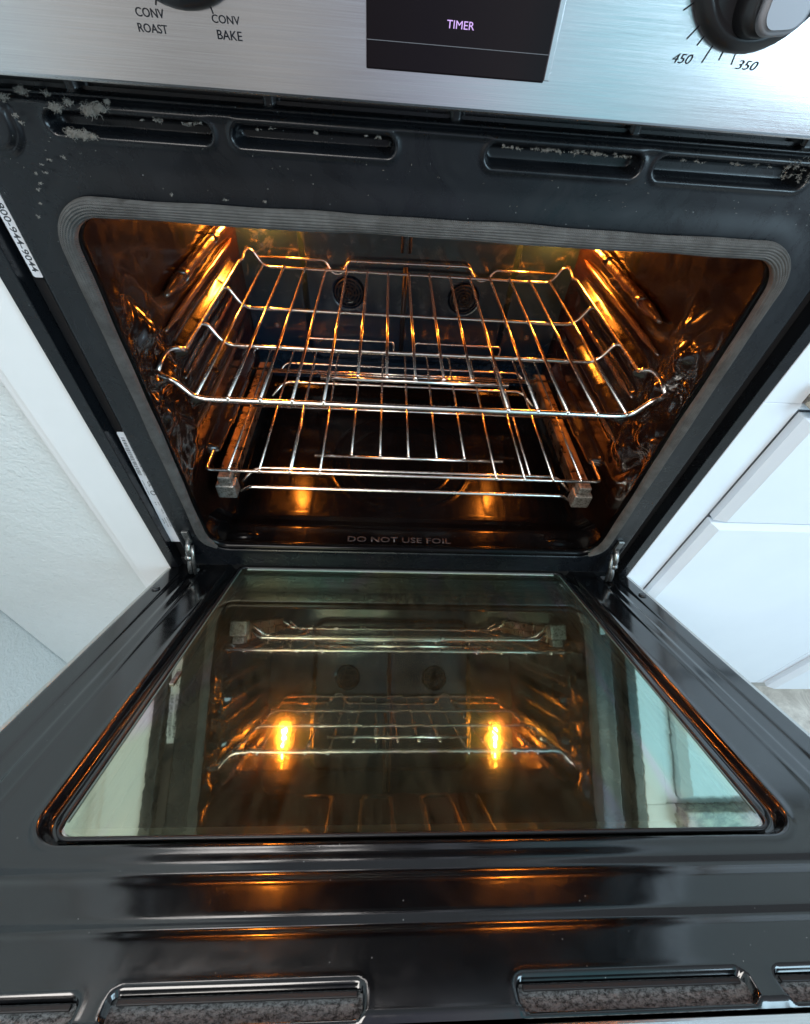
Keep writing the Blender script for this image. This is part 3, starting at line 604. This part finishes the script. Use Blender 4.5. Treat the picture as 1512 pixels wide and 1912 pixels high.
# ------------------------------------------------------------------ RACKS
def rack_upper():
    t = thing('oven_rack', 'upper chrome wire rack with raised sides, high in the oven', 'oven rack', (0, .27, .3234), 'oven racks')
    z, c = .3234, M['chrome']; r = .0034
    wire('front_bar', [(-.3120, .0640, .3500), (-.3020, .0540, .3505), (-.2900, .0517, .3470), (-.2745, .0517, .3270), (-.2600, .0517, z), (.2600, .0517, z), (.2745, .0517, .3270), (.2900, .0517, .3470), (.3020, .054, .3505), (.3120, .0640, .3500)], r, c, t, .010)
    for y in (.190, .310): wire('cross_bar', [(-.2980, y, .3490), (-.2890, y, .3490), (-.2760, y, .3270), (-.2640, y, z-.004), (.2640, y, z-.004), (.2760, y, .3270), (.2890, y, .3490), (.2980, y, .3490)], .0026, c, t, .010)
    wire('back_bar', [(-.3000, .488, .3480), (-.3000, .479, .3500), (-.2870, .478, .3480), (-.2760, .477, .3290), (-.2640, .477, z-.002), (.2640, .477, z-.002), (.2760, .477, .3290), (.2870, .478, .3480), (.3000, .479, .3500), (.3000, .488, .3480)], .0028, c, t, .008)
    for pts in ([(-.286, .480, .3375), (-.158, .480, .3375), (-.146, .480, .3165), (-.138, .480, .3140), (-.128, .480, .3160), (-.114, .480, .3385), (.109, .480, .3405), (.127, .480, .3190), (.137, .480, .3150), (.148, .480, .3190), (.161, .480, .3370), (.284, .480, .3375)],):
        wire('back_stop', pts, .0023, c, t, .007)
    for sg in (-1, 1):
        wire('side_rail', [(sg*.2975, .486, .3500), (sg*.2975, .460, .3500), (sg*.2975, .440, .3440), (sg*.2975, .420, .3500), (sg*.2975, .118, .3500), (sg*.2990, .112, .3555), (sg*.3080, .104, .3590), (sg*.3125, .0900, .3560), (sg*.3120, .0640, .3500)], .0027, c, t, .008)
    wire('middle_stop', [(-.128, .1156, z-.0035), (.126, .1156, z-.0035)], .0027, c, t)
    for i in range(15):
        x = -.2713+.0384286*i; y0 = .1150 if 5 <= i <= 9 else .0517
        wire('rod', [(x, y0, z+.0032), (x, .476, z+.0022)], .00205, c, t, 0, 8, [((x, y0-.0005, z+.0030), .0031)])
    return t
rack_upper()
def rack_lower():
    t = thing('oven_rack', 'lower roll out wire rack on slide rails, near the oven floor', 'oven rack', (0, .27, .17), 'oven racks')
    z, c = .170, M['chrome']
    bmr = [(-.311, .300, z), (-.311, .088, z), (.308, .088, z), (.308, .455, z), (-.311, .455, z), (-.311, .300, z)]
    wire('frame_wire', bmr, .0026, c, t, .010)
    for y in (.262, .385): wire('cross_bar', [(-.309, y, z-.0045), (.306, y, z-.0045)], .0022, c, t)
    wire('middle_stop', [(-.152, .1330, z-.0040), (.1560, .1330, z-.0040)], .0026, c, t)
    for i in range(13):
        x = -.2763+.0459*i; y0 = .1325 if 4 <= i <= 8 else .088
        wire('rod', [(x, y0, z+.0030), (x, .457, z+.0030)], .0019, c, t, 0, 8, [((x, y0-.0005, z+.0026), .0029)])
    for a, b in ((-.203, -.025), (.019, .200)): wire('back_stop', [(a, .458, z), (a, .460, .195), (b, .460, .195), (b, .458, z)], .0020, c, t, .006)
    z2 = .148
    wire('slide_frame', [(-.262, .078, z2-.012), (-.248, .0760, z2), (.248, .0760, z2), (.262, .078, z2-.012)], .0028, c, t, .006)
    wire('slide_frame', [(-.268, .105, z2-.018), (-.247, .1200, z2), (.252, .1200, z2), (.272, .105, z2-.018)], .0024, c, t, .014)
    wire('slide_frame', [(-.262, .345, z2-.018), (-.242, .3700, z2), (.240, .3700, z2), (.262, .345, z2-.018)], .0026, c, t, .016)
    wire('slide_frame', [(-.300, .4050, z2), (.300, .4050, z2)], .0024, c, t)
    wire('slide_frame', [(-.262, .425, z2-.015), (-.250, .4400, z2), (.246, .4400, z2), (.262, .425, z2-.015)], .0024, c, t, .012)
    for sx in (-.190, .205): wire('slide_frame', [(sx, .120, z2), (sx, .440, z2)], .0020, c, t)
    for sg in (-1, 1):
        a, b = sorted((sg*.2735, sg*.2990)); s_ = bx('slide', (a, .1060, .1400), (b, .430, .1545), M['slide'], t, .002)
        bx('slide_rail', (a+.004, .098, .1255), (b-.004, .43, .1397), M['slide'], s_, .0015)
        bx('end_cap', (a-.002, .076, .1200), (b+.002, .1000, .1470), M['cap'], s_, .004)
        bx('stop_clip', (a+.003, .082, .1475), (b-.003, .1030, .1600), M['cap'], s_, .0025)
    return t
rack_lower()

# ------------------------------------------------------------------ LINT
bm = bmesh.new()
def tuft(p, r, n, sq=(1, .35, .45)):
    r *= .64; n = max(2, int(n*.75)); sq = (sq[0]*1.5, sq[1], sq[2]*.8)
    for _ in range(n):
        a = Vector((random.gauss(0, 1)*sq[0], random.gauss(0, 1)*sq[1], random.gauss(0, 1)*sq[2]))*r*.55+Vector(p)
        pts = [a]; q = min(r, .003)*.42; d = Vector((0, 0, 0))
        for k in range(7): d = d*.45+Vector((random.gauss(0, 1), random.gauss(0, .8), random.gauss(0, 1)))*q*.75; pts.append(pts[-1]+d); pts[-1] += (a-pts[-1])*.18
        tube(bm, pts, .00010, 3)
for x, z, r, n in [(-.272, .5935, .0030, 160), (-.262, .5965, .0022, 70), (-.250, .5930, .0042, 260), (-.242, .5950, .0035, 130), (-.236, .5985, .002, 50), (-.275, .600, .002, 50), (-.290, .6010, .003, 80), (-.312, .6020, .003, 80), (-.322, .6015, .0025, 60), (-.305, .5965, .003, 60),
                   (-.267, .5800, .0032, 230), (-.260, .5795, .0030, 200), (-.254, .5790, .0022, 90), (-.301, .5875, .0018, 30), (-.299, .584, .0015, 20)]:
    tuft((x, -.0035-random.random()*.002, z), r, n)
for i in range(70):      # fringe hanging on slot edges
    x = random.choice((random.uniform(.035, .135), random.uniform(.035, .135), random.uniform(.06, .12), random.uniform(-.22, -.175), random.uniform(-.15, -.05), random.uniform(.17, .27)))
    tuft((x, -.0005, .5900+random.uniform(-.0008, .0006)), .0012, 14, (1.6, .5, .5))
for i in range(16): tuft((random.uniform(.250, .279), -.002, random.uniform(.583, .597)), .0024, 9, (.4, .4, 1.6))
for x, z in ((-.305, .549), (-.3085, .545), (-.312, .536), (-.3045, .555), (-.298, .561), (-.290, .564), (-.318, .527), (-.2975, .556), (-.21, .5475), (-.14, .5470), (-.17, .5465), (-.28, .566)): tuft((x, -.005, z), .0013, 16)
for i in range(50): tuft((random.uniform(-.335, .33), -.0012, random.uniform(.549, .577)), .0006, 2)
ln = fin(bm, 'lint', M['lint']); tag(ln, 'grey lint and dust clinging to the slots and top edge of the oven face', 'lint', kind='stuff')
